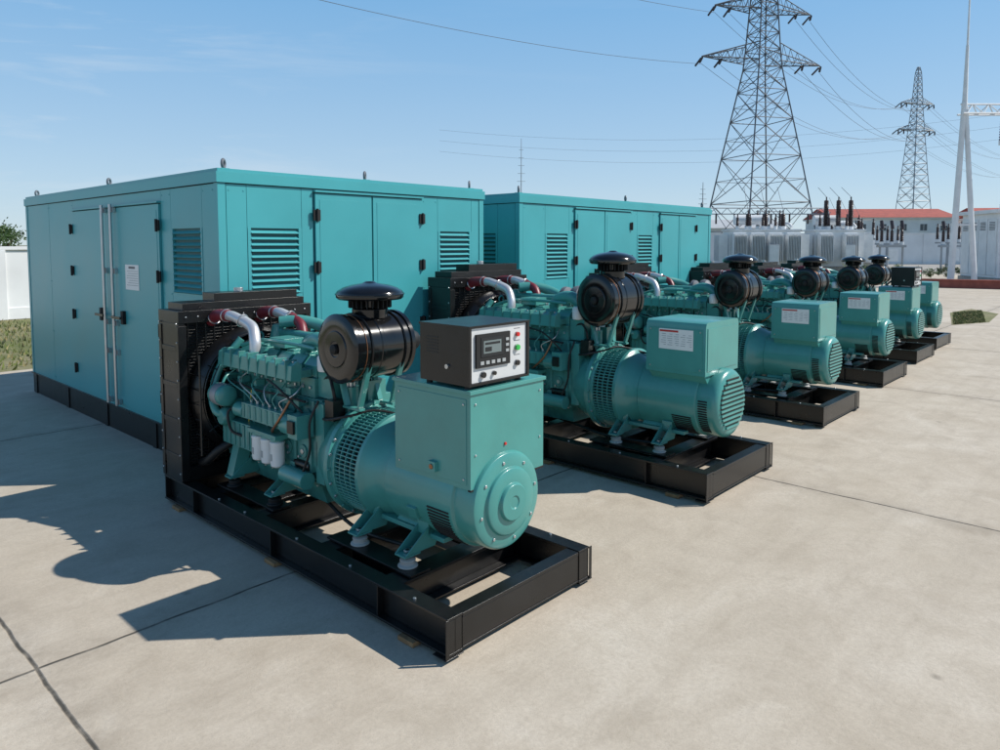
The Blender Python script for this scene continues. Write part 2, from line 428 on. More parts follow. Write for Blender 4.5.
def part_panel(z0=1.385):
    b = B(); m = 'black_paint'; x0, x1, y0, y1, z1 = -.285, .225, .195, .60, z0+.345
    for x in (x0+.04, x1-.04):
        for y in (y0+.04, y1-.04): b.cyl((x, y, z0-.012), (x, y, z0+.016), .02, 'rubber', seg=10)
    z0 += .012
    b.box(x0, x1, y0, y1, z0, z1, m)
    b.box(x0-.006, x1+.006, y0-.02, y1+.004, z1, z1+.012, m)
    b.box(x0-.004, x0+.014, y0-.018, y0, z0, z1, m); b.box(x1-.014, x1+.004, y0-.018, y0, z0, z1, m)
    b.box(x0+.0145, x1-.0145, y0-.018, y0, z0, z0+.014, m)
    yf = y0-.007
    b.box(x0+.016, x1-.016, yf, y0-.0005, z0+.016, z1-.004, 'panel_grey')
    w = x1-x0; h = z1-z0
    def P(a, c, A, C, d, mm): b.box(x0+w*a, x0+w*A, yf-d, yf-.0005, z0+h*c, z0+h*C, mm)
    P(.10, .30, .66, .88, .014, 'black_matte'); P(.17, .48, .54, .82, .0165, 'screen'); P(.21, .54, .50, .76, .0172, 'lcd')
    P(.23, .69, .48, .73, .0178, 'screen'); P(.23, .57, .34, .65, .0178, 'screen')
    for i in range(5): P(.16+.09*i, .35, .215+.09*i, .41, .0175, 'label_grey')
    for i in range(3): P(.58, .52+.1*i, .63, .57+.1*i, .0175, 'label_grey')
    for (a, c, mm, r) in ((.80, .80, 'red_button', .013), (.80, .56, 'green_button', .017), (.80, .28, 'black_gloss', .016), (.22, .17, 'black_gloss', .017), (.40, .17, 'black_gloss', .012)):
        p = Vector((x0+w*a, yf, z0+h*c)); b.cyl(p, p+Vector((0, -.005, 0)), r*1.3, 'steel', seg=16); b.cyl(p, p+Vector((0, -.018, 0)), r, mm, seg=16)
    for c in (.9, .68, .42): P(.75, c, .86, c+.012, .001, 'label_ink')
    b.cyl((x0, .36, z0+.1), (x0-.012, .36, z0+.1), .014, 'steel', seg=12)
    for i in range(6): b.box(x0-.002, x0, .44, .54, z0+.17+i*.018, z0+.177+i*.018, 'rubber')
    b.tube([(x1-.06, y1, z0+.08), (x1-.06, y1+.12, z0+.06), (x1-.1, y1+.25, z0-.1), (x1-.1, y1+.3, 1.1)], .018, 'rubber')
    return ('control_panel', b.mesh('control_panel'), .0025)
def part_cleaner():
    b = B(); m = 'black_gloss'; y = 1.40; z = 1.50; R = .225
    b.lathe([(0, -.345), (.05, -.345), (.055, -.35), (.12, -.347), (.125, -.34), (.19, -.345), (R-.012, -.338), (R+.012, -.325), (R+.012, -.295), (R, -.29), (R, -.12), (R+.006, -.115),
             (R+.006, -.09), (R, -.085), (R, .13), (R+.012, .135), (R+.012, .165), (R-.02, .19), (.12, .215), (0, .215)], (0, y, z), (1, 0, 0), m, 48)
    b.lathe([(0, 0), (.035, 0), (.035, .02), (.015, .03), (0, .03)], (-.345, y, z), (-1, 0, 0), 'black_matte', 16)
    b.ring((-.245, y, z), (1, 0, 0), R+.002, .003, 'copper', 48)
    c = (-.05, y, z+R-.03)
    b.lathe([(0, 0), (.125, 0), (.125, .06), (.10, .075), (.10, .13), (.17, .135), (.218, .128), (.232, .14), (.236, .165), (.225, .185), (.19, .208), (.13, .228), (.06, .238), (.045, .243), (.03, .252), (0, .253)], c, (0, 0, 1), m, 48)
    b.ring((c[0], c[1], c[2]+.165), (0, 0, 1), .236, .005, m, 48)
    for i in range(24):
        a = 2*pi*i/24; b.box(.10, .15, -.004, .004, .07, .132, 'black_matte', Matrix.Translation(c) @ Matrix.Rotation(a, 4, 'Z'))
    for x in (-.20, .08):   # strap cradles carried on bent flat-bar legs
        b.ring((x, y, z), (1, 0, 0), R+.004, .008, 'black_paint', 40, 6)
        for s in (-1, 1):
            b.prism([(y+s*.06, 1.085), (y+s*.085, 1.085), (y+s*.19, z-.12), (y+s*.165, z-.12)], 'x', x-.02, x+.02, 'teal_gen')
        b.box(x-.022, x+.022, y-.10, y+.10, 1.068, 1.084, 'teal_gen')
    # clutter below the cleaner: actuator, wiring box, hoses on the flywheel housing
    g = 'teal_gen'
    b.cyl((-.12, 1.54, 1.02), (-.12, 1.54, 1.20), .06, g, seg=20); b.cyl((-.12, 1.54, 1.20), (-.12, 1.54, 1.23), .035, 'steel', seg=12)
    b.box(.0, .16, 1.5, 1.62, 1.02, 1.22, g); b.box(-.30, -.20, 1.50, 1.60, .98, 1.12, 'black_paint')
    b.tube([(-.25, 1.55, 1.12), (-.26, 1.56, 1.2), (-.22, 1.66, 1.26), (-.2, 1.8, 1.2)], .012, 'rubber', 6)
    b.tube([(-.12, 1.54, 1.22), (-.1, 1.5, 1.27), (.0, 1.5, 1.26), (.06, 1.56, 1.2)], .014, 'rubber', 6)
    b.tube([(-.30, 1.62, .98), (-.33, 1.5, 1.0), (-.25, 1.35, 1.04), (-.1, 1.25, 1.065), (.1, 1.0, .99)], .010, 'rubber', 6)
    b.tube([(.18, y, z), (.33, y+.02, z), (.40, y+.16, z-.06), (.36, y+.34, z-.14)], .075, 'rubber', 14)
    b.ring((.27, y+.01, z), (1, 0, 0), .077, .006, 'steel', 20)
    return ('air_cleaner', b.mesh('air_cleaner'), .002)
def part_radiator():
    b = B(); m = 'black_paint'; x0, x1, y0, y1, z0, z1 = -.63, .60, 3.17, 3.55, .245, 1.66
    for x in (x0, x1-.05):
        b.box(x, x+.05, y0, y1, z0, z1-.1, m)
    b.box(x0-.008, x0-.0005, y0-.01, y0+.04, z0+.01, z1-.12, m); b.box(x0-.008, x0-.0005, y1-.06, y1-.01, z0+.01, z1-.12, m)
    for z in (.45, .75, 1.05, 1.35):
        b.box(x0-.006, x0-.0005, y0+.045, y1-.065, z-.02, z+.02, m)
    for z in [.32+.155*i for i in range(9)]:
        for y in (y0+.015, y1-.035): b.bolt((x0-.008, y, z), (-1, 0, 0), .009, 'steel')
    b.box(x0-.01, x0+.06, y0-.012, y0-.0005, z0+.01, z1-.12, m)
    b.box(x0, x1, y0-.004, y1+.004, z1-.10, z1, m)
    for i in range(12): b.bolt((x0+.06+i*.1, y0-.004, z1-.05), (0, -1, 0), .008, 'steel')
    b.box(x0+.06, x1-.04, y0+.05, y1-.05, z1+.0005, z1+.06, m)
    b.box(x0+.34, x1-.1, y0+.07, y1-.09, z1+.06, z1+.13, m)
    b.cyl((-.02, 3.34, z1+.13), (-.02, 3.34, z1+.165), .04, 'steel', seg=16)
    b.box(x0+.051, x1-.051, y0, y1, z0, z0+.12, m)
    b.box(x0+.052, x1-.052, y0+.06, y1-.06, z0+.121, z1-.101, 'black_matte')
    n = 48
    for i in range(n):
        z = z0+.13+(z1-.11-z0-.13)*i/(n-1)
        b.box(x0+.055, x1-.055, y0+.035, y0+.059, z-.003, z+.003, m)
        b.box(x0+.055, x1-.055, y1-.059, y1-.04, z-.003, z+.003, m)
    for i in range(15):
        x = x0+.09+(x1-x0-.18)*i/14
        b.box(x-.006, x+.006, y0+.028, y0+.0345, z0+.121, z1-.101, m)
    cz = .95; R = .50
    b.lathe([(R+.055, 3.165), (R+.05, 3.10), (R+.012, 3.03), (R, 3.03), (R, 3.17)], (0, 0, cz), (0, 1, 0), m, 56)
    for r in (.14, .22, .30, .38, .46, .51): b.ring((0, 3.00, cz), (0, 1, 0), r, .0055, 'black_gloss', 48, 6)
    for i in range(12):
        a = 2*pi*i/12; b.cyl((.1*cos(a), 3.0, cz+.1*sin(a)), (.55*cos(a), 3.0, cz+.55*sin(a)), .005, 'black_gloss', seg=6)
    for i in range(7):
        M = Matrix.Translation((0, 3.09, cz)) @ Matrix.Rotation(2*pi*i/7, 4, 'Y') @ Matrix.Translation((.27, 0, 0)) @ Matrix.Rotation(radians(32), 4, 'X')
        b.prism([(-.18, -.05), (.0, -.075), (.2, -.085), (.205, .07), (.0, .065), (-.18, .045)], 'z', -.003, .003, 'black_gloss', M @ Matrix.Rotation(radians(90), 4, 'X'))
    b.cyl((0, 3.03, cz), (0, 3.13, cz), .10, m, seg=24)
    for i in range(7):
        z = .55+i*.12; b.cyl((-.56, 2.96, z), (-.56, 3.17, z), .005, m, seg=6)
    b.tube([(-.56, 2.96, .5), (-.56, 2.96, 1.32)], .009, m, 6, smooth=False)
    return ('radiator', b.mesh('radiator'), .003)
def part_engine():
    b = B(); m = 'teal_cast'; g = 'teal_gen'
    b.prism([(-.17, .30), (.17, .30), (.22, .45), (-.22, .45)], 'y', 1.78, 3.0, m)
    b.box(-.25, .25, 1.76, 3.02, .45, .475, m)
    for i in range(12): b.bolt((-.24, 1.80+i*.105, .45), (0, 0, -1), .01, 'steel')
    b.prism([(-.24, .475), (.24, .475), (.30, .62), (.30, .80), (.255, .86), (.255, 1.09), (-.255, 1.09), (-.255, .86), (-.30, .80), (-.30, .62)], 'y', 1.70, 3.0, m)
    for i in range(7):
        y = 1.76+i*.2
        for sx in (-1, 1):
            b.box(sx*.25, sx*.315, y, y+.03, .56, .82, m); b.box(sx*.25, sx*.285, y, y+.03, .82, 1.08, m)
    for i in range(6):
        y = 1.88+i*.2
        b.cyl((-.29, y, .70), (-.312, y, .70), .05, m, seg=18); b.cyl((-.25, y, .97), (-.272, y, .97), .038, m, seg=18)
        b.cyl((-.312, y, .70), (-.318, y, .70), .02, 'steel', seg=8)
    b.box(-.30, -.255, 1.78, 2.98, .835, .85, m)
    for i in range(6):
        y = 1.80+i*.198
        b.box(-.25, .25, y, y+.182, 1.092, 1.235, m)
        b.prism([(-.225, 1.235), (.20, 1.235), (.20, 1.31), (.15, 1.375), (-.17, 1.375), (-.225, 1.32)], 'y', y+.012, y+.170, g)
        b.box(-.15, .10, y+.04, y+.14, 1.375, 1.392, g)
        b.box(-.235, -.226, y+.05, y+.13, 1.25, 1.30, g)
        for (x, yy) in ((-.19, y+.03), (-.19, y+.15), (.17, y+.03), (.17, y+.15)): b.cyl((x, yy, 1.235), (x, yy, 1.252), .011, 'steel', seg=6)
        b.cyl((-.03, y+.09, 1.39), (-.03, y+.09, 1.415), .018, 'steel', seg=12)
        b.cyl((-.262, y+.05, 1.165), (-.25, y+.05, 1.165), .013, 'steel', seg=6); b.cyl((-.262, y+.14, 1.165), (-.25, y+.14, 1.165), .013, 'steel', seg=6)
        b.tube([(-.375, 2.02+i*.09, .985), (-.40, 2.03+i*.10, 1.05), (-.37, y+.09, 1.12), (-.28, y+.09, 1.20)], .0065, g if i % 2 else 'steel', 6)
        b.box(-.34, -.245, y+.045, y+.14, 1.245, 1.30, m)
        b.tube([(.25, y+.09, 1.17), (.33, y+.09, 1.19), (.39, y+.09, 1.24)], .038, m, 10)
    b.prism([(-.42, 1.235), (-.335, 1.22), (-.325, 1.34), (-.36, 1.37), (-.41, 1.34)], 'y', 1.84, 2.94, g)
    for i in range(9): b.bolt((-.375, 1.88+i*.125, 1.362), (-.2, 0, 1), .009, 'steel')
    for i in range(8): b.box(-.424, -.33, 1.90+i*.135, 1.915+i*.135, 1.215, 1.376, m)
    b.tube([(.39, 1.85, 1.26), (.39, 2.4, 1.26), (.39, 2.94, 1.26)], .06, 'galv_dark', 14, smooth=False)
    b.lathe([(0, -.10), (.05, -.10), (.07, -.08), (.12, -.05), (.13, 0), (.12, .04), (.06, .06), (.06, .12), (.11, .14), (.115, .19), (.07, .22), (.06, .26), (0, .26)], (.34, 2.15, 1.45), (0, 1, 0), 'galv_dark', 24)
    b.tube([(.34, 2.4, 1.46), (.30, 2.55, 1.52), (.18, 2.68, 1.56), (.05, 2.78, 1.55)], .05, g, 14)
    b.tube([(.11, 1.80, 1.455), (.11, 2.3, 1.455), (.11, 2.85, 1.455)], .038, g, 12, smooth=False)
    for i in range(6): b.cyl((.11, 1.89+i*.198, 1.37), (.11, 1.89+i*.198, 1.45), .022, g, seg=12)
    b.lathe([(0, 0), (.07, 0), (.075, .03), (.06, .1), (.05, .14), (0, .15)], (.11, 2.9, 1.38), (0, 0, 1), g, 20)
    b.tube([(-.20, 1.86, 1.44), (-.20, 2.2, 1.45), (-.21, 2.6, 1.44), (-.25, 2.86, 1.38)], .016, g, 8)
    b.box(-.19, -.02, 2.30, 2.52, 1.40, 1.47, g)
    b.tube([(-.12, 1.72, 1.30), (-.14, 1.74, 1.44), (-.14, 1.88, 1.50), (-.12, 2.06, 1.46), (-.10, 2.12, 1.38)], .058, g, 16)
    b.ring((-.12, 1.72, 1.32), (0, 0, 1), .066, .012, g, 24); b.box(-.22, -.02, 1.62, 1.80, 1.10, 1.30, g)
    b.lathe([(0, 0), (.055, 0), (.06, .02), (.06, .10), (.045, .12), (0, .125)], (-.22, 1.70, 1.30), (0, 0, 1), 'white_part', 18)
    b.box(-.42, -.31, 1.98, 2.56, .86, .98, g)
    b.cyl((-.37, 1.86, .90), (-.37, 1.98, .90), .075, g, seg=20); b.cyl((-.37, 2.56, .90), (-.37, 2.70, .90), .06, g, seg=20)
    b.box(-.44, -.30, 1.74, 1.86, .83, 1.0, g)
    b.box(-.46, -.44, 1.76, 1.84, .87, .96, 'black_paint')
    for i in range(6): b.cyl((-.37, 2.04+i*.09, .98), (-.37, 2.04+i*.09, 1.005), .014, 'steel', seg=8)
    for i in range(7): b.box(-.425, -.42, 2.0+i*.085, 2.04+i*.085, .87, .97, m)
    b.cyl((-.36, 1.74, .52), (-.36, 2.04, .52), .062, g, seg=20); b.cyl((-.30, 1.78, .60), (-.30, 1.98, .60), .032, 'black_paint', seg=16)
    b.box(-.40, -.30, 2.46, 2.92, .60, .80, g)
    for i in range(6): b.box(-.408, -.40, 2.48+i*.075, 2.515+i*.075, .61, .79, m)
    b.box(-.43, -.30, 2.05, 2.46, .765, .80, g)
    b.prism([(-.30, .46), (.30, .46), (.33, .75), (.26, 1.12), (-.26, 1.12), (-.36, .95), (-.33, .7)], 'y', 2.965, 3.02, m)
    def pul(x, z, r, y=3.04):
        b.lathe([(0, 0), (r*.5, 0), (r*.55, -.005), (r, -.008), (r-.012, .012), (r, .03), (0, .03)], (x, y-.03, z), (0, 1, 0), 'black_paint', 28)
    pul(0, .58, .115, 3.05); pul(0, .95, .08, 3.05)
    b.cyl((-.43, 2.78, 1.0), (-.43, 2.94, 1.0), .085, g, seg=24); b.cyl((-.43, 2.81, 1.0), (-.43, 2.90, 1.0), .09, 'galv', seg=24)
    b.lathe([(0, 0), (.05, .0), (.08, .015), (.085, .03), (0, .03)], (-.43, 2.75, 1.0), (0, 1, 0), g, 24)
    pul(-.43, 1.0, .05, 3.0); b.tube([(-.42, 2.88, 1.07), (-.36, 2.9, 1.14), (-.24, 2.93, 1.13)], .012, g, 6)
    b.box(-.40, -.24, 2.82, 2.86, .90, .95, g)
    b.lathe([(0, 0), (.09, 0), (.10, .04), (.08, .09), (0, .1)], (-.30, 2.86, .68), (0, 1, 0), g, 24)
    b.lathe([(0, 0), (.06, 0), (.075, .02), (.075, .07), (.055, .10), (0, .10)], (-.36, 2.84, .82), (-1, 0, 0), g, 24)
    b.tube([(-.40, 2.84, .82), (-.46, 2.9, .86), (-.44, 3.0, .98), (-.36, 3.02, 1.2), (-.2, 2.96, 1.42)], .032, g, 12)
    b.tube([(-.26, 2.92, .60), (-.40, 2.98, .52), (-.46, 3.08, .42), (-.46, 3.2, .38)], .036, 'rubber', 12)
    b.prism([(-.42, .345), (-.30, .345), (-.20, .80), (-.30, .80)], 'y', 2.74, 2.84, g)
    b.tube([(-.33, 1.8, 1.08), (-.35, 2.1, 1.09), (-.33, 2.5, 1.07), (-.35, 2.9, 1.09), (-.3, 3.0, .9)], .010, 'rubber', 6)
    b.tube([(-.35, 1.80, 1.0), (-.42, 1.9, 1.12), (-.44, 2.0, 1.18), (-.40, 2.2, 1.20)], .009, 'rubber', 6)
    b.tube([(-.36, 2.2, .80), (-.42, 2.1, .84), (-.45, 1.95, .95), (-.38, 1.9, 1.10)], .011, 'copper', 6)
    b.tube([(-.37, 2.68, .92), (-.44, 2.74, .88), (-.44, 2.7, .74), (-.40, 2.6, .70)], .012, 'rubber', 6)
    b.tube([(-.30, 1.68, 1.10), (-.36, 1.70, .95), (-.35, 1.72, .75), (-.36, 1.8, .57)], .010, 'rubber', 6)
    for k in range(16):
        y = random.uniform(1.8, 2.95); z = random.choice((.87, 1.05, .58, 1.12))
        b.box(-.335, -.26, y, y+random.uniform(.03, .07), z-.02, z+.03, random.choice((g, m, m)))
    for k in range(26):
        y = random.uniform(1.76, 2.98); z = random.choice((.50, .66, .84, 1.06, 1.2)); b.bolt((-.31 if .6 < z < .85 else -.262, y, z), (-1, 0, 0), .010, 'steel' if k % 3 == 0 else g, .02)
    b.tube([(-.26, 2.64, .6), (-.33, 2.62, .8), (-.31, 2.6, 1.06)], .006, 'yellow', 6)
    b.box(-.30, .30, 1.62, 1.72, .50, 1.08, g)
    b.ring((-.02, 1.74, 1.45), (0, 1, 0), .035, .010, g, 20); b.box(-.04, 0.0, 1.735, 1.745, 1.1, 1.42, g)
    b.ring((-.02, 2.99, 1.42), (0, 1, 0), .035, .010, g, 20); b.box(-.04, 0.0, 2.985, 2.998, 1.1, 1.39, g)
    return ('engine', b.mesh('engine'), .004)
def part_filters():
    b = B()
    for y in (2.10, 2.235, 2.37):
        b.lathe([(0, 0), (.03, .0), (.048, .012), (.052, .03), (.052, .17), (.054, .175), (.054, .19), (.04, .2), (0, .2)], (-.385, y, .555), (0, 0, 1), 'white_part', 24)
        b.cyl((-.385, y, .755), (-.385, y, .775), .05, 'teal_gen', seg=20)
        b.box(-.4385, -.4365, y-.012, y+.012, .61, .66, 'label_grey')
    return ('oil_filters', b.mesh('oil_filters'), .0)
def part_pipes():
    b = B()
    for x, mm in ((-.33, 0), (.10, 1)):
        b.tube([(x, 3.22, 1.56), (x, 3.12, 1.61), (x+.01, 3.0, 1.62), (x+.015, 2.94, 1.62)], .050, 'maroon', 16)
        b.tube([(x+.015, 2.96, 1.62), (x+.02, 2.88, 1.62), (x+.05, 2.74, 1.58)], .041, 'silver_hose', 16)
        b.tube([(x+.05, 2.76, 1.588), (x+.06, 2.64, 1.54), (x+.04, 2.57, 1.44), (x+.03, 2.56, 1.33)], .044, 'maroon' if mm else 'silver_hose', 16)
        for p, d in (((x+.012, 2.97, 1.62), (0, -1, 0)), ((x+.045, 2.77, 1.59), (.1, -1, -.3)), ((x, 3.16, 1.59), (0, -1, .4))):
            b.ring(p, d, .050, .006, 'steel', 20, 6)
    return ('charge_air_pipes', b.mesh('charge_air_pipes'), .0)

cache = {}
common = [part_skid(), part_mounts(), part_cleaner(), part_radiator(), part_engine(), part_filters(), part_pipes()]
cache['A'] = common+[part_alternator('A'), part_box('A'), part_panel()]
altB, boxB = part_alternator('B'), part_box('B')
cache['B'] = common+[altB, boxB]
cache['C'] = common+[altB, boxB, part_panel(1.382)]
def genset(v, X, Y, sc):
    r = root('diesel_generator', yard(X, Y, .0), TH, sc)
    for n, me, bv in cache[v]: obj(n, me, r, bv, 2 if n in ('terminal_box',) else 1)
genset('A', 3.11, 2.66, (1, 1, 1))
genset('B', 6.22, 2.74, (1.07, .99, 1.10))
genset('B', 9.52, 2.90, (1.06, .97, 1.07))
genset('B', 12.70, 3.08, (1.07, .95, 1.04))
genset('C', 15.5, 3.25, (1.06, .95, 1.02))
genset('B', 17.8, 3.4, (1.06, .95, 1.02))

# ------------------------------------------------------------ enclosures
def enclosure(X, Y, LX, LY, S, W):
    H = 2.90; r = root('generator_container', yard(X, Y, 0), TH)
    b = B(); t = 'teal_box'
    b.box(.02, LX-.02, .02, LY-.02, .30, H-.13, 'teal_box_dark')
    def fb(bb, face, a0, a1, z0, z1, d0, d1, m):
        if face == 'S': bb.box(a0, a1, -d1, -d0, z0, z1, m)
        elif face == 'W': bb.box(-d1, -d0, a0, a1, z0, z1, m)
        elif face == 'N': bb.box(a0, a1, LY+d0, LY+d1, z0, z1, m)
        elif face == 'E': bb.box(LX+d0, LX+d1, a0, a1, z0, z1, m)
    zt = H-.135; zb = .30
    def wall(face, L, feats):
        feats = sorted(feats, key=lambda f: f[1]); cur = .075
        def plain(a, e):
            n = max(1, round((e-a)/1.15)); w = (e-a)/n
            for i in range(n):
                fb(b, face, a+i*w+.004, a+(i+1)*w-.004, zb, zt-.004, -.03, 0, t)
                if w > .18:
                    for z in (zb+.06, 1.0, 1.7, zt-.06):
                        for q in (a+i*w+.03, a+(i+1)*w-.03):
                            fb(b, face, q-.006, q+.006, z-.006, z+.006, 0, .004, t)
        for kind, a, e in feats:
            if a > cur+.05: plain(cur, a)
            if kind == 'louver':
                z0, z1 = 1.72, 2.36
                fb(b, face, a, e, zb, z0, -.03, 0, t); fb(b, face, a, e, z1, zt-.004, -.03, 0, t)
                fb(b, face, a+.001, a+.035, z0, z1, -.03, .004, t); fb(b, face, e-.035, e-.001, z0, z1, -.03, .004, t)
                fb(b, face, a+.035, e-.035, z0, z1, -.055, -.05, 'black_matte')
                n = 11
                for i in range(n):
                    zc = z0+(i+.5)*(z1-z0)/n; p = .024
                    if face in 'SN':
                        s_ = -1 if face == 'S' else 1; o_ = 0 if face == 'S' else LY
                        b.prism([(o_+s_*.010, zc-p), (o_+s_*.016, zc-p+.004), (o_-s_*.035, zc+p*.8), (o_-s_*.041, zc+p*.8-.004)], 'x', a+.036, e-.036, t)
                    else:
                        s_ = -1 if face == 'W' else 1; o_ = 0 if face == 'W' else LX
                        b.prism([(o_+s_*.010, zc-p), (o_+s_*.016, zc-p+.004), (o_-s_*.035, zc+p*.8), (o_-s_*.041, zc+p*.8-.004)], 'y', a+.036, e-.036, t)
            elif kind in ('doors', 'door', 'bar_doors'):
                z0, z1 = .36, (2.72 if kind != 'bar_doors' else 2.62)
                fb(b, face, a, e, z1+.01, zt-.004, -.03, 0, t); fb(b, face, a, e, zb, z0-.01, -.03, 0, t)
                n = 1 if kind == 'door' else 2; w = (e-a)/n
                for i in range(n):
                    fb(b, face, a+i*w+.010, a+(i+1)*w-.010, z0, z1, -.02, .022, t)
                    fb(b, face, a+i*w+.06, a+(i+1)*w-.06, z0+.06, z1-.06, .0222, .025, t)
                hs = [a-.02] + ([e-.06] if n == 2 else [])
                for h in hs:
                    for z in (z1-.22, z1-.75, z0+.95, z0+.25):
                        fb(b, face, h, h+.08, z-.055, z+.055, .0225, .04, 'black_matte')
                        c = h+.04
                        if face == 'S': b.cyl((c, -.045, z-.065), (c, -.045, z+.065), .014, 'black_matte', seg=10)
                        elif face == 'W': b.cyl((-.045, c, z-.065), (-.045, c, z+.065), .014, 'black_matte', seg=10)
                mid = a+w*(1 if n == 2 else .88)
                if kind == 'bar_doors':
                    for o_ in (-.15, .12):
                        c = mid+o_
                        b.cyl((-.075, c, z0-.02), (-.075, c, z1+.04), .017, 'steel', seg=12)
                        for z in (z0+.02, z0+.6, 1.3, 1.9, z1-.02):
                            fb(b, face, c-.04, c+.04, z-.03, z+.03, .0262, .06, 'steel')
                    for o_, s_ in ((-.15, -1), (.12, 1)):
                        c = mid+o_
                        b.box(-.105, -.09, c if s_ > 0 else c-.26, c+.26 if s_ > 0 else c, 1.36, 1.39, 'black_paint')
                        fb(b, face, c+s_*.20-.035, c+s_*.20+.035, 1.30, 1.45, .0262, .06, 'black_matte')
                    fb(b, face, mid-.80, mid-.42, 1.70, 1.98, .0262, .029, 'label_white')
                    fb(b, face, mid-.70, mid-.52, 1.935, 1.96, .0291, .030, 'label_ink')
                    for k in range(7):
                        fb(b, face, mid-.78, mid-.46-random.uniform(0, .12), 1.905-k*.026, 1.911-k*.026, .0291, .030, 'label_grey')
                else:
                    fb(b, face, mid+.05, mid+.10, 1.30, 1.48, .0262, .045, 'black_matte')
                    fb(b, face, mid+.06, mid+.09, 1.32, 1.44, .045, .06, 'steel')
                fb(b, face, a, e, z1+.012, z1+.03, .0, .04, t)
            cur = e
        if cur < L-.08: plain(cur, L-.075)
    wall('S', LX, S); wall('W', LY, W); wall('N', LX, [('doors', .5, 2.0)]); wall('E', LY, [('louver', .5, 1.3), ('doors', 2, 3.5)])
    for x in (0, LX):
        for y in (0, LY):
            xa, xb = (x-.006, x+.07) if x == 0 else (x-.07, x+.006)
            ya, yb = (y-.006, y+.07) if y == 0 else (y-.07, y+.006)
            b.box(xa, xb, ya, yb, zb, zt, t)
    b.box(-.02, LX+.02, -.02, LY+.02, H-.13, H-.03, t)
    b.box(.0, LX, .0, LY, H-.03, H, t)
    b.box(-.012, LX+.012, -.012, LY+.012, H-.1345, H-.1305, 'black_matte')
    for (xa, xb, ya, yb) in ((0, LX, 0, .1), (0, LX, LY-.1, LY), (0, .1, .101, LY-.101), (LX-.1, LX, .101, LY-.101)):
        b.box(xa, xb, ya, yb, .0, .285, 'black_paint')
    n = int(LY/1.4)
    for i in range(n+1):
        y = .1+i*(LY-.3)/n; b.box(-.012, -.0005, y, y+.1, .0, .284, 'black_paint')
    b.box(-.02, LX+.02, -.02, LY+.02, .285, .2995, 'black_paint')
    for x in (.12, LX*.5, LX-.12):
        for y in (.12, LY*.5, LY-.12):
            if abs(x-LX*.5) < .1 and abs(y-LY*.5) < .1: continue
            b.box(x-.04, x+.04, y-.04, y+.04, H, H+.012, t)
            b.ring((x, y, H+.055), (1, -1, 0), .038, .014, 'galv_dark', 20)
    obj('enclosure_body', b.mesh('enclosure_body'), r, .004)
    c = B()
    for (x, y) in ((LX*.35, LY*.3), (LX*.7, LY*.6)):
        c.lathe([(0, 0), (.10, 0), (.10, .02), (.07, .025), (.07, .05), (.0, .06)], (x, y, H), (0, 0, 1), 'galv', 20)
    obj('roof_fittings', c.mesh('roof_fittings'), r)
enclosure(3.10, 6.36, 3.47, 6.05,
          [('louver', .28, .86), ('doors', 1.0, 2.45), ('louver', 2.70, 3.26)],
          [('louver', .33, 1.02), ('bar_doors', 1.26, 3.98)])
enclosure(7.32, 6.40, 5.55, 6.0,
          [('louver', .55, 1.10), ('doors', 1.22, 2.75), ('louver', 2.95, 3.45), ('doors', 3.65, 4.95)],
          [('louver', .4, 1.1), ('bar_doors', 1.4, 4.0)])

# ------------------------------------------------------------ perimeter
def wall_obj(name, p0, p1, h, t=.24, pil=4.0, m='white_wall', cap=True):
    p0 = Vector(p0); p1 = Vector(p1); d = p1-p0; L = d.length; a = math.atan2(d.y, d.x)
    b = B(); b.box(0, L, -t/2, t/2, 0, h, m)
    if cap: b.box(-.03, L+.03, -t/2-.06, t/2+.06, h, h+.1, m)
    n = max(1, int(L/pil))
    for i in range(n+1):
        x = i*L/n; b.box(x-.2, x+.2, -t/2-.08, t/2+.08, 0, h-.002, m)
    b.box(.21, L-.21, -t/2-.03, t/2+.03, 0, .35, m)
    o = obj(name, b.mesh(name), None, .01); o.location = p0; o.rotation_euler.z = a
    return o
wall_obj('perimeter_wall', yard(-16, 25), yard(44, 25), 2.05)
wall_obj('perimeter_wall', (12, 84, 0), (96, 78, 0), 3.4)
def tree(x, y, h, w):
    r = root('tree', (x, y, 0)); b = B()
    b.tube([(0, 0, 0), (.05, .02, h*.3), (0, .05, h*.65)], [.16, .12, .07], 'bark', 8)
    for i in range(6):
        a = i*1.05; b.tube([(0, 0, h*(.3+.05*i)), (cos(a)*w*.35, sin(a)*w*.35, h*(.5+.04*i)), (cos(a)*w*.6, sin(a)*w*.6, h*(.66+.04*i))], [.06, .04, .02], 'bark', 6)
    obj('trunk', b.mesh('trunk'), r)
    b = B(); leafcloud(b, (0, 0, h*.66), (w*.72, w*.72, h*.28), 2600, .10); obj('foliage', b.mesh('foliage'), r)
tree(-31.0, 44, 3.8, 2.0); tree(-35, 45, 3.9, 2.2); tree(-28.8, 47, 3.2, 1.5)

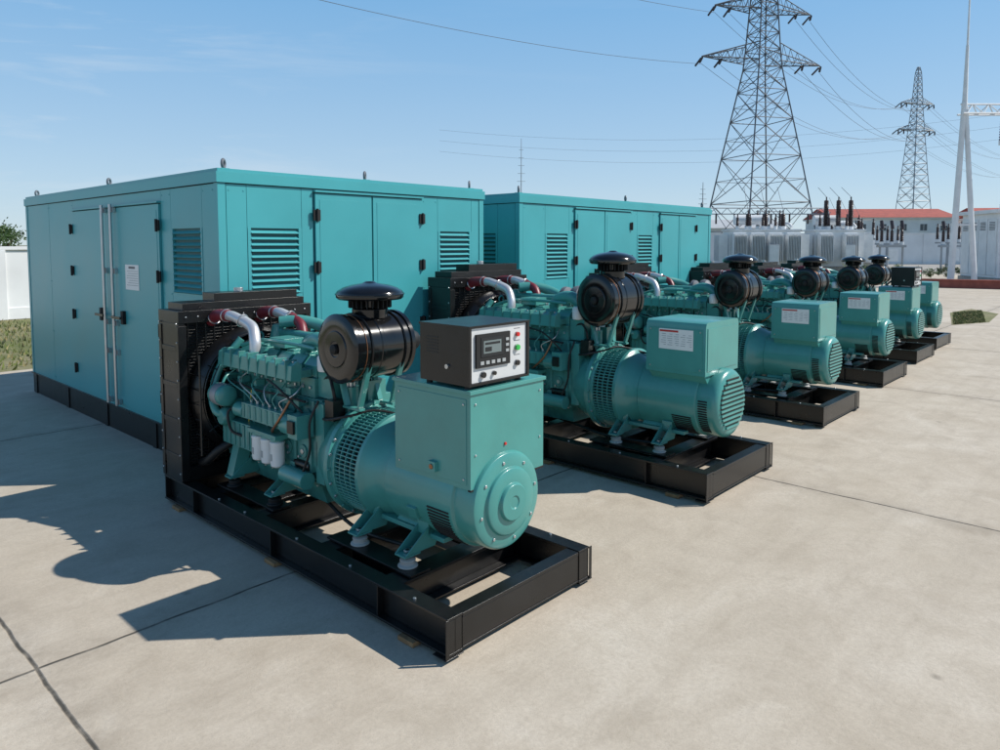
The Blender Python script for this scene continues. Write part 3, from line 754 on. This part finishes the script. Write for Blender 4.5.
# ------------------------------------------------------------ power transformers
def bushing(b, x, y, z, h, r=.16):
    b.cyl((x, y, z), (x, y, z+.25), r*.9, 'white_paint', seg=14)
    n = int(h/.13); prof = [(0, 0)]
    for i in range(n): prof += [(r*.6, i*h/n), (r*(1-.35*i/n), (i+.25)*h/n), (r*.6, (i+.6)*h/n)]
    prof += [(.05, h), (.05, h+.25), (0, h+.25)]
    b.lathe(prof, (x, y, z+.25), (0, 0, 1), 'insulator', 12)
def transformer(x, y, L, rz, bh=1.8):
    r = root('power_transformer', (x, y, 0), rz); b = B(); w = 'white_paint'
    b.box(0, L, 0, 2.4, .5, 3.3, w); b.box(-.1, L+.1, -.1, 2.5, 3.3, 3.42, w)
    b.box(-.2, L+.2, -.1, 2.5, 0, .5, 'gravel')
    n = int(L/1.35)
    for k in range(n):
        xa = .15+k*L/n
        for i in range(9):
            x_ = xa+i*.115; b.box(x_, x_+.035, -1.0, -.15, .9, 3.0, w)
        b.cyl((xa, -.55, 3.05), (xa+.98, -.55, 3.05), .08, w, seg=10); b.cyl((xa, -.55, .85), (xa+.98, -.55, .85), .08, w, seg=10)
        b.cyl((xa+.5, -.55, 3.05), (xa+.5, .1, 3.05), .08, w, seg=10)
    for i in range(7):
        y_ = .2+i*.3; b.box(-.75, -.05, y_, y_+.05, .9, 3.0, w); b.box(L+.05, L+.75, y_, y_+.05, .9, 3.0, w)
    b.cyl((L*.15, 2.0, 4.2), (L*.65, 2.0, 4.2), .40, w, seg=24)
    for x_ in (L*.2, L*.6): b.box(x_, x_+.12, 1.9, 2.1, 3.42, 4.0, w)
    for i in range(3): bushing(b, L*(.30+.25*i), .9, 3.42, bh, .27)
    for i in range(4): bushing(b, L*(.12+.18*i), .25, 3.42, .7, .15)
    b.box(L*.5, L*.5+.7, -1.4, -1.05, .7, 2.2, 'white_paint')
    b.tube([(L*.8, 1.8, 3.4), (L*.9, 1.6, 3.9), (L*.95, 1.2, 3.6)], .12, w, 10)
    for i in range(3): b.cyl((L*(.30+.25*i), .9, 3.9+bh), (L*(.30+.25*i)+.4, 4, 7.0), .02, 'wire', seg=5)
    obj('tank_and_bushings', b.mesh('tank_and_bushings'), r, .01)
transformer(18.0, 56.5, 5.4, -.08, 1.0); transformer(24.9, 57, 3.8, -.08, 2.1)
transformer(31.8, 70, 4.2, -.05, 1.2)

def post(x, y, h, k=3):
    r = root('busbar_support', (x, y, 0)); b = B()
    b.cyl((0, 0, 0), (0, 0, h), .14, 'galv', r1=.10, seg=12); b.box(-1.1, 1.1, -.08, .08, h, h+.14, 'galv')
    for i in ((-1, 0, 1) if k == 3 else (-.6, .6)): bushing(b, i*.95, 0, h+.14, 1.1, .16)
    b.cyl((-1.1, 0, h+1.62), (1.1, 0, h+1.62), .04, 'galv', seg=6)
    obj('post', b.mesh('post'), r)
for x, y, h in ((29.6, 59, 2.6), (22.9, 61.5, 3.4), (35.5, 66, 2.2), (39.2, 63, 2.3)): post(x, y, h)
def breaker(x, y):
    r = root('circuit_breaker', (x, y, 0)); b = B()
    for sx in (-.9, .9): b.box(sx-.06, sx+.06, -.06, .06, 0, 2.0, 'galv')
    b.box(-1.1, 1.1, -.2, .2, 2.0, 2.2, 'galv')
    for i in (-1, 0, 1):
        bushing(b, i*.8, 0, 2.2, .9, .17); b.cyl((i*.8, -.1, 3.45), (i*.8, .1, 4.1), .13, 'insulator', seg=12)
    b.box(-.35, .35, -.35, -.21, .9, 1.8, 'white_paint')
    obj('frame', b.mesh('frame'), r, .01)
for x, y in ((31.0, 57), (36.8, 58.5)): breaker(x, y)

def portal(x0, x1, y, h):
    r = root('steel_portal', (x0, y, 0)); b = B(); L = x1-x0; m = 'galv'; n = int(L/1.1)
    for xx in (0, L/2, L):
        for dx in (-.35, .35):
            b.beam((xx+dx*1.6, 0, 0), (xx+dx*.6, 0, h), .06, m)
        for k in range(int(h/1.1)): b.beam((xx-.45, 0, k*1.1), (xx+.45, 0, (k+1)*1.1), .03, m); b.beam((xx+.45, 0, k*1.1), (xx-.45, 0, (k+1)*1.1), .03, m)
    for z in (h-.3, h+.3): b.beam((0, 0, z), (L, 0, z), .05, m)
    for k in range(n):
        a = k*L/n; c = (k+1)*L/n; b.beam((a, 0, h-.3), ((a+c)/2, 0, h+.3), .03, m); b.beam(((a+c)/2, 0, h+.3), (c, 0, h-.3), .03, m)
    for k in range(1, 7):
        xx = L*k/7; b.cyl((xx, 0, h-1.3), (xx, 0, h-.3), .09, 'insulator', seg=8)
    obj('truss', b.mesh('truss'), r)
portal(20, 33, 73, 5.6)

def switchgear():
    r = root('switchgear_house', (26.6, 38.5, 0), -.12); b = B(); w = 'white_paint'
    b.box(0, 5, 0, 4, 0, .4, 'gravel'); b.box(.1, 4.9, .1, 3.9, .4, 3.9, w); b.box(-.1, 5.1, -.1, 4.1, 3.9, 4.1, w)
    for i in range(5):
        x = .25+i*.92; b.box(x, x+.86, .06, .0995, .55, 3.6, w); b.box(x+.75, x+.8, .03, .06, 1.8, 2.1, 'black_matte')
        for k in range(6): b.box(x+.15, x+.7, .04, .06, 3.0+k*.08, 3.04+k*.08, 'galv_dark')
    for i in range(4):
        y = .25+i*.92; b.box(.06, .0995, y, y+.86, .55, 3.6, w)
        for k in range(6): b.box(.04, .06, y+.15, y+.7, 3.0+k*.08, 3.04+k*.08, 'galv_dark')
    for i in range(4): bushing(b, .8+i*1.1, 1.2, 4.1, 1.0, .14)
    obj('cabinet', b.mesh('cabinet'), r, .01)
switchgear()

def gantry():
    r = root('substation_gantry', (24.2, 38, 0)); b = B(); w = 'white_paint'
    b.cyl((-.35, 0, 0), (-.02, 0, 9.6), .17, w, r1=.12, seg=14); b.cyl((.95, 0, 0), (.06, 0, 9.4), .15, w, r1=.11, seg=14)
    b.cyl((0, 0, 9.2), (.02, 0, 12.5), .13, w, r1=.07, seg=12); b.cyl((.02, 0, 12.5), (.03, 0, 17.5), .055, w, r1=.02, seg=8)
    b.box(-.3, .9, -.05, .05, 3.2, 3.3, w)
    for dz, dy in ((0, -.25), (0, .25), (.5, 0)): b.cyl((-.2, dy, 9.0+dz), (12, dy, 9.0+dz), .05, w, seg=6)
    for i in range(14):
        x = i*.85
        for dy in (-.25, .25): b.cyl((x, dy, 9.0), (x+.42, 0, 9.5), .03, w, seg=5); b.cyl((x+.42, 0, 9.5), (x+.85, dy, 9.0), .03, w, seg=5)
    b.cyl((11.6, 0, 0), (11.6, 0, 9.6), .17, w, seg=12)
    for x in (2.0, 4.5, 7.0): bushing(b, x, 0, 7.4, 1.2, .13)
    for x in (2.0, 4.5, 7.0): b.cyl((x, 0, 7.2), (x, 0, 9.0), .02, 'wire', seg=5)
    obj('frame', b.mesh('frame'), r)
gantry()

# ------------------------------------------------------------ lattice towers
def tower(x, y, rz, prof, arms, t, mt):
    r = root('transmission_tower', (x, y, 0), rz); b = B()
    def hw(z):
        for (z0, w0), (z1, w1) in zip(prof, prof[1:]):
            if z <= z1: return w0+(w1-w0)*(z-z0)/(z1-z0)
        return prof[-1][1]
    zs = [0]; z = 0
    while z < prof[-1][0]-.5:
        z = min(prof[-1][0], z+max(1.5, hw(z)*1.35)); zs.append(z)
    C = [(-1, -1), (1, -1), (1, 1), (-1, 1)]
    for z0, z1 in zip(zs, zs[1:]):
        w0, w1 = hw(z0), hw(z1)
        for i in range(4):
            a, c = C[i], C[(i+1) % 4]
            A0 = Vector((a[0]*w0, a[1]*w0, z0)); A1 = Vector((a[0]*w1, a[1]*w1, z1)); D0 = Vector((c[0]*w0, c[1]*w0, z0)); D1 = Vector((c[0]*w1, c[1]*w1, z1))
            b.beam(A0, A1, t*1.5, mt); b.beam(A0, D1, t*.75, mt); b.beam(D0, A1, t*.75, mt); b.beam(A1, D1, t*.75, mt)
            if w0 > 2.0:
                X_ = (A0+D1+D0+A1)/4; b.beam((A0+A1)/2, X_, t*.5, mt); b.beam((D0+D1)/2, X_, t*.5, mt)
                b.beam((A0+A1)/2, (A0+X_)/2, t*.5, mt); b.beam((D0+D1)/2, (D0+X_)/2, t*.5, mt)
    tips = []
    for za, la, h in arms:
        w = hw(za)
        for s in (-1, 1):
            T = Vector((s*la, 0, za+.2)); n = 6
            for dy in (-w, w):
                lo = Vector((s*w, dy, za)); up = Vector((s*hw(za+h), dy*hw(za+h)/w, za+h))
                b.beam(lo, T, t, mt); b.beam(up, T, t, mt)
                for k in range(n):
                    p = lo.lerp(T, k/n); q = up.lerp(T, (k+.5)/n); p2 = lo.lerp(T, (k+1)/n)
                    b.beam(p, q, t*.55, mt); b.beam(q, p2, t*.55, mt)
            for k in range(n):
                p = Vector((s*w, -w, za)).lerp(T, k/n); q = Vector((s*w, w, za)).lerp(T, k/n); b.beam(p, q, t*.55, mt)
                q2 = Vector((s*w, w, za)).lerp(T, (k+1)/n); b.beam(p, q2, t*.55, mt)
            for f in (1.0, .62):
                px = s*(w+(la-w)*f)
                for dd in (-1, 1):
                    prf = [(0, 0)]
                    for k in range(9): prf += [(.05, k*.2), (.17, k*.2+.1)]
                    prf += [(0, 1.9)]
                    b.lathe(prf, (px, dd*.15, za), (0, .9, -.45) if dd > 0 else (-.5, -.5, -.5), 'insulator', 8)
                tips.append(Matrix.Translation((x, y, 0)) @ Matrix.Rotation(rz, 4, 'Z') @ Vector((px, 0, za-.9)))
    obj('lattice', b.mesh('lattice'), r)
    return tips
t1 = tower(39.4, 110, .28, [(0, 6.3), (12, 4.6), (29, 1.9), (45, 1.0), (49, .3)], [(29.5, 10.3, 2.6), (37.0, 8.3, 2.2), (44, 7.5, 1.8)], .085, 'galv_dark')
t2 = tower(103.5, 181, .28, [(0, 3.6), (20, 2.0), (36, .9), (44.5, .5), (46, .2)], [(30.5, 5.6, 1.6), (37.0, 5.0, 1.5)], .075, 'galv')
def wires(name, segs, r=.03):
    b = B()
    for p, q, sag in segs:
        p = Vector(p); q = Vector(q); n = 24
        b.tube([p.lerp(q, i/n)-Vector((0, 0, 4*sag*(i/n)*(1-i/n))) for i in range(n+1)], r, 'wire', 5, smooth=False)
    obj(name, b.mesh(name))
S = []
for i in range(0, 8):
    S.append((t1[i], t2[i % 8], 5.0))
off = Vector((-95, -78, 0))
for i in (0, 4, 8): S.append((t1[i], t1[i]+off+Vector((0, 0, 1)), 4.0))
wires('power_line', S, .028)
S = []
for i in range(0, 8, 1): S.append((t2[i], t2[i]+Vector((120, 120, 3)), 6))
for k in range(3): S.append(((-20, 240, 33+k*3.5), (170, 200, 36+k*3.5), 7))
wires('power_line', S, .026)
def mast(x, y, h):
    b = B()
    b.cyl((0, 0, 0), (0, 0, h), .32, 'galv', r1=.1, seg=6)
    for k in range(5): b.cyl((-1.6+k*.2, 0, h*(.62+.07*k)), (1.6-k*.2, 0, h*(.62+.07*k)), .07, 'galv', seg=5)
    o = obj('radio_mast', b.mesh('radio_mast')); o.location = (x, y, 0)
mast(8.2, 280, 43); mast(64.5, 230, 22)

# ------------------------------------------------------------ buildings
def building(name, x, y, L, D, H, rz, storeys, rm, rh):
    r = root(name, (x, y, 0), rz); b = B()
    b.box(0, L, 0, D, 0, H, 'white_wall'); obj('walls', b.mesh('walls'), r)
    b = B(); b.box(-.4, L+.4, -.4, D+.4, H, H+.25, 'white_wall')
    b.prism([(-.6, H+.25), (D+.6, H+.25), (D/2, H+.25+rh)], 'x', -.5, L+.5, rm)
    obj('roof', b.mesh('roof'), r)
    b = B(); sh = H/storeys
    n = int(L/3.2)
    for s in range(storeys):
        for i in range(n):
            x_ = 1+i*L/n; b.box(x_, x_+1.2, -.04, .0, s*sh+sh*.38, s*sh+sh*.72, 'window_dark'); b.box(x_-.1, x_+1.3, -.12, -.0405, s*sh+sh*.34, s*sh+sh*.375, 'white_wall')
            b.box(x_+.57, x_+.63, -.07, -.0405, s*sh+sh*.38, s*sh+sh*.72, 'white_wall')
    obj('windows', b.mesh('windows'), r)
building('factory_building', 62, 134, 22, 14, 7.0, -.05, 2, 'roof_red', 1.9)
building('factory_building', 87, 128, 34, 14, 6.9, -.1, 2, 'roof_red', 1.9)
building('warehouse', 44, 150, 16, 14, 5.4, .05, 1, 'roof_grey', 2.0)
building('warehouse', 20, 170, 22, 14, 4.4, 0, 1, 'roof_grey', 2.0)

def planter():
    b = B()
    p0 = Vector((21.6, 37.4, 0)); p1 = Vector((36, 29, 0)); d = p1-p0; L = d.length
    b.box(0, L, 0, .3, 0, .36, 'brick_red'); b.box(-.03, L+.03, -.03, .33, .36, .44, 'brick_red')
    o = obj('brick_kerb_wall', b.mesh('brick_kerb_wall'), None, .01); o.location = p0; o.rotation_euler.z = math.atan2(d.y, d.x)
planter()
def lawn():
    b = B(); P = [(12.4, 19.6), (13.9, 20.3), (15.9, 22.8), (16.2, 24.6), (14.6, 23.2)]
    b.face([b.bm.verts.new((x, y, .004)) for x, y in P], 'grass_ground')
    for i in range(2600):
        t = random.random(); k = random.random()
        p = Vector((12.5+2.2*t, 19.7+3.5*t, .004)).lerp(Vector((13.8+2.3*t, 20.3+3.6*t, .004)), k)
        a = random.uniform(0, 2*pi); w = .02; h = random.uniform(.02, .05)
        dd = Vector((cos(a)*w, sin(a)*w, 0))
        b.face([b.bm.verts.new(p-dd), b.bm.verts.new(p+dd), b.bm.verts.new(p+Vector((random.gauss(0, .3)*h, random.gauss(0, .3)*h, h)))], random.choice(('grass_blade', 'grass_dry')))
    obj('lawn', b.mesh('lawn'))
lawn()
b = B()
for i in range(16): leafcloud(b, (23.5+i*.9, 48-i*.25, .5), (.6, .45, .45), 500, .07)
obj('hedge', b.mesh('hedge'))
b = B()
for i in range(40): leafcloud(b, (-60+i*7+random.uniform(-2, 2), 200+random.uniform(-15, 15), 1.6), (4.5, 3, random.uniform(1.2, 2.6)), 260, .5)
obj('distant_trees', b.mesh('distant_trees'))

# ------------------------------------------------------------ light, sky
sd = yard(.76, -.70, 1.0).normalized()
el = math.asin(sd.z); az = math.atan2(sd.x, sd.y)
sun = bpy.data.lights.new('sun', 'SUN'); sun.energy = 5.0; sun.angle = radians(.5); sun.color = (1, .955, .885)
so = bpy.data.objects.new('sun', sun); scene.collection.objects.link(so)
so.rotation_euler = sd.to_track_quat('Z', 'Y').to_euler(); so.location = sd*50
w = bpy.data.worlds.new('World'); scene.world = w; w.use_nodes = True
nt = w.node_tree; nt.nodes.clear()
out = nt.nodes.new('ShaderNodeOutputWorld'); bg = nt.nodes.new('ShaderNodeBackground')
sky = nt.nodes.new('ShaderNodeTexSky'); sky.sky_type = 'NISHITA'; sky.sun_disc = False
sky.sun_elevation = el; sky.sun_rotation = az; sky.air_density = 1.0; sky.dust_density = .3; sky.ozone_density = 2.5
tc = nt.nodes.new('ShaderNodeTexCoord')
sz = nt.nodes.new('ShaderNodeSeparateXYZ'); nt.links.new(tc.outputs['Generated'], sz.inputs[0])
hz = math_n(nt, 'POWER', mrange(nt, sz.outputs[2], 0.0, .36), .7)
grad = mixc(nt, hz, (6.5, 8.0, 9.0), (1.9, 4.9, 8.6))
grad = mixc(nt, mrange(nt, sz.outputs[2], .36, .75), grad, (.45, 1.3, 3.0))
c = mixc(nt, .75, sky.outputs[0], grad)
mp = nt.nodes.new('ShaderNodeMapping'); mp.inputs['Scale'].default_value = (1.0, 1.0, 7.0); mp.inputs['Rotation'].default_value = (0, radians(6), 0)
nt.links.new(tc.outputs['Generated'], mp.inputs[0])
n1 = noise(nt, mp.outputs[0], 1.8, 9, .62, .5)
left = mrange(nt, sz.outputs[0], -.1, -.5, .12, 1)
cf = math_n(nt, 'MULTIPLY', mrange(nt, n1, .54, .80, 0, .6), left)
cf = math_n(nt, 'MULTIPLY', cf, mrange(nt, sz.outputs[2], .33, .5, 1, 0))
c = mixc(nt, cf, c, (7.6, 8.2, 8.7))
nt.links.new(c, bg.inputs[0]); bg.inputs[1].default_value = .10
nt.links.new(bg.outputs[0], out.inputs[0])

# ------------------------------------------------------------ camera
cd = bpy.data.cameras.new('camera'); cam = bpy.data.objects.new('camera', cd); scene.collection.objects.link(cam)
cam.location = (0, 0, 2.2); cam.rotation_euler = (radians(86), 0, 0)
cd.sensor_width = 36; cd.lens = 25.85; cd.shift_y = -.08; cd.clip_end = 6000; cd.clip_start = .05
scene.camera = cam
scene.view_settings.view_transform = 'Standard'; scene.view_settings.look = 'None'
scene.view_settings.exposure = 0; scene.view_settings.gamma = 1
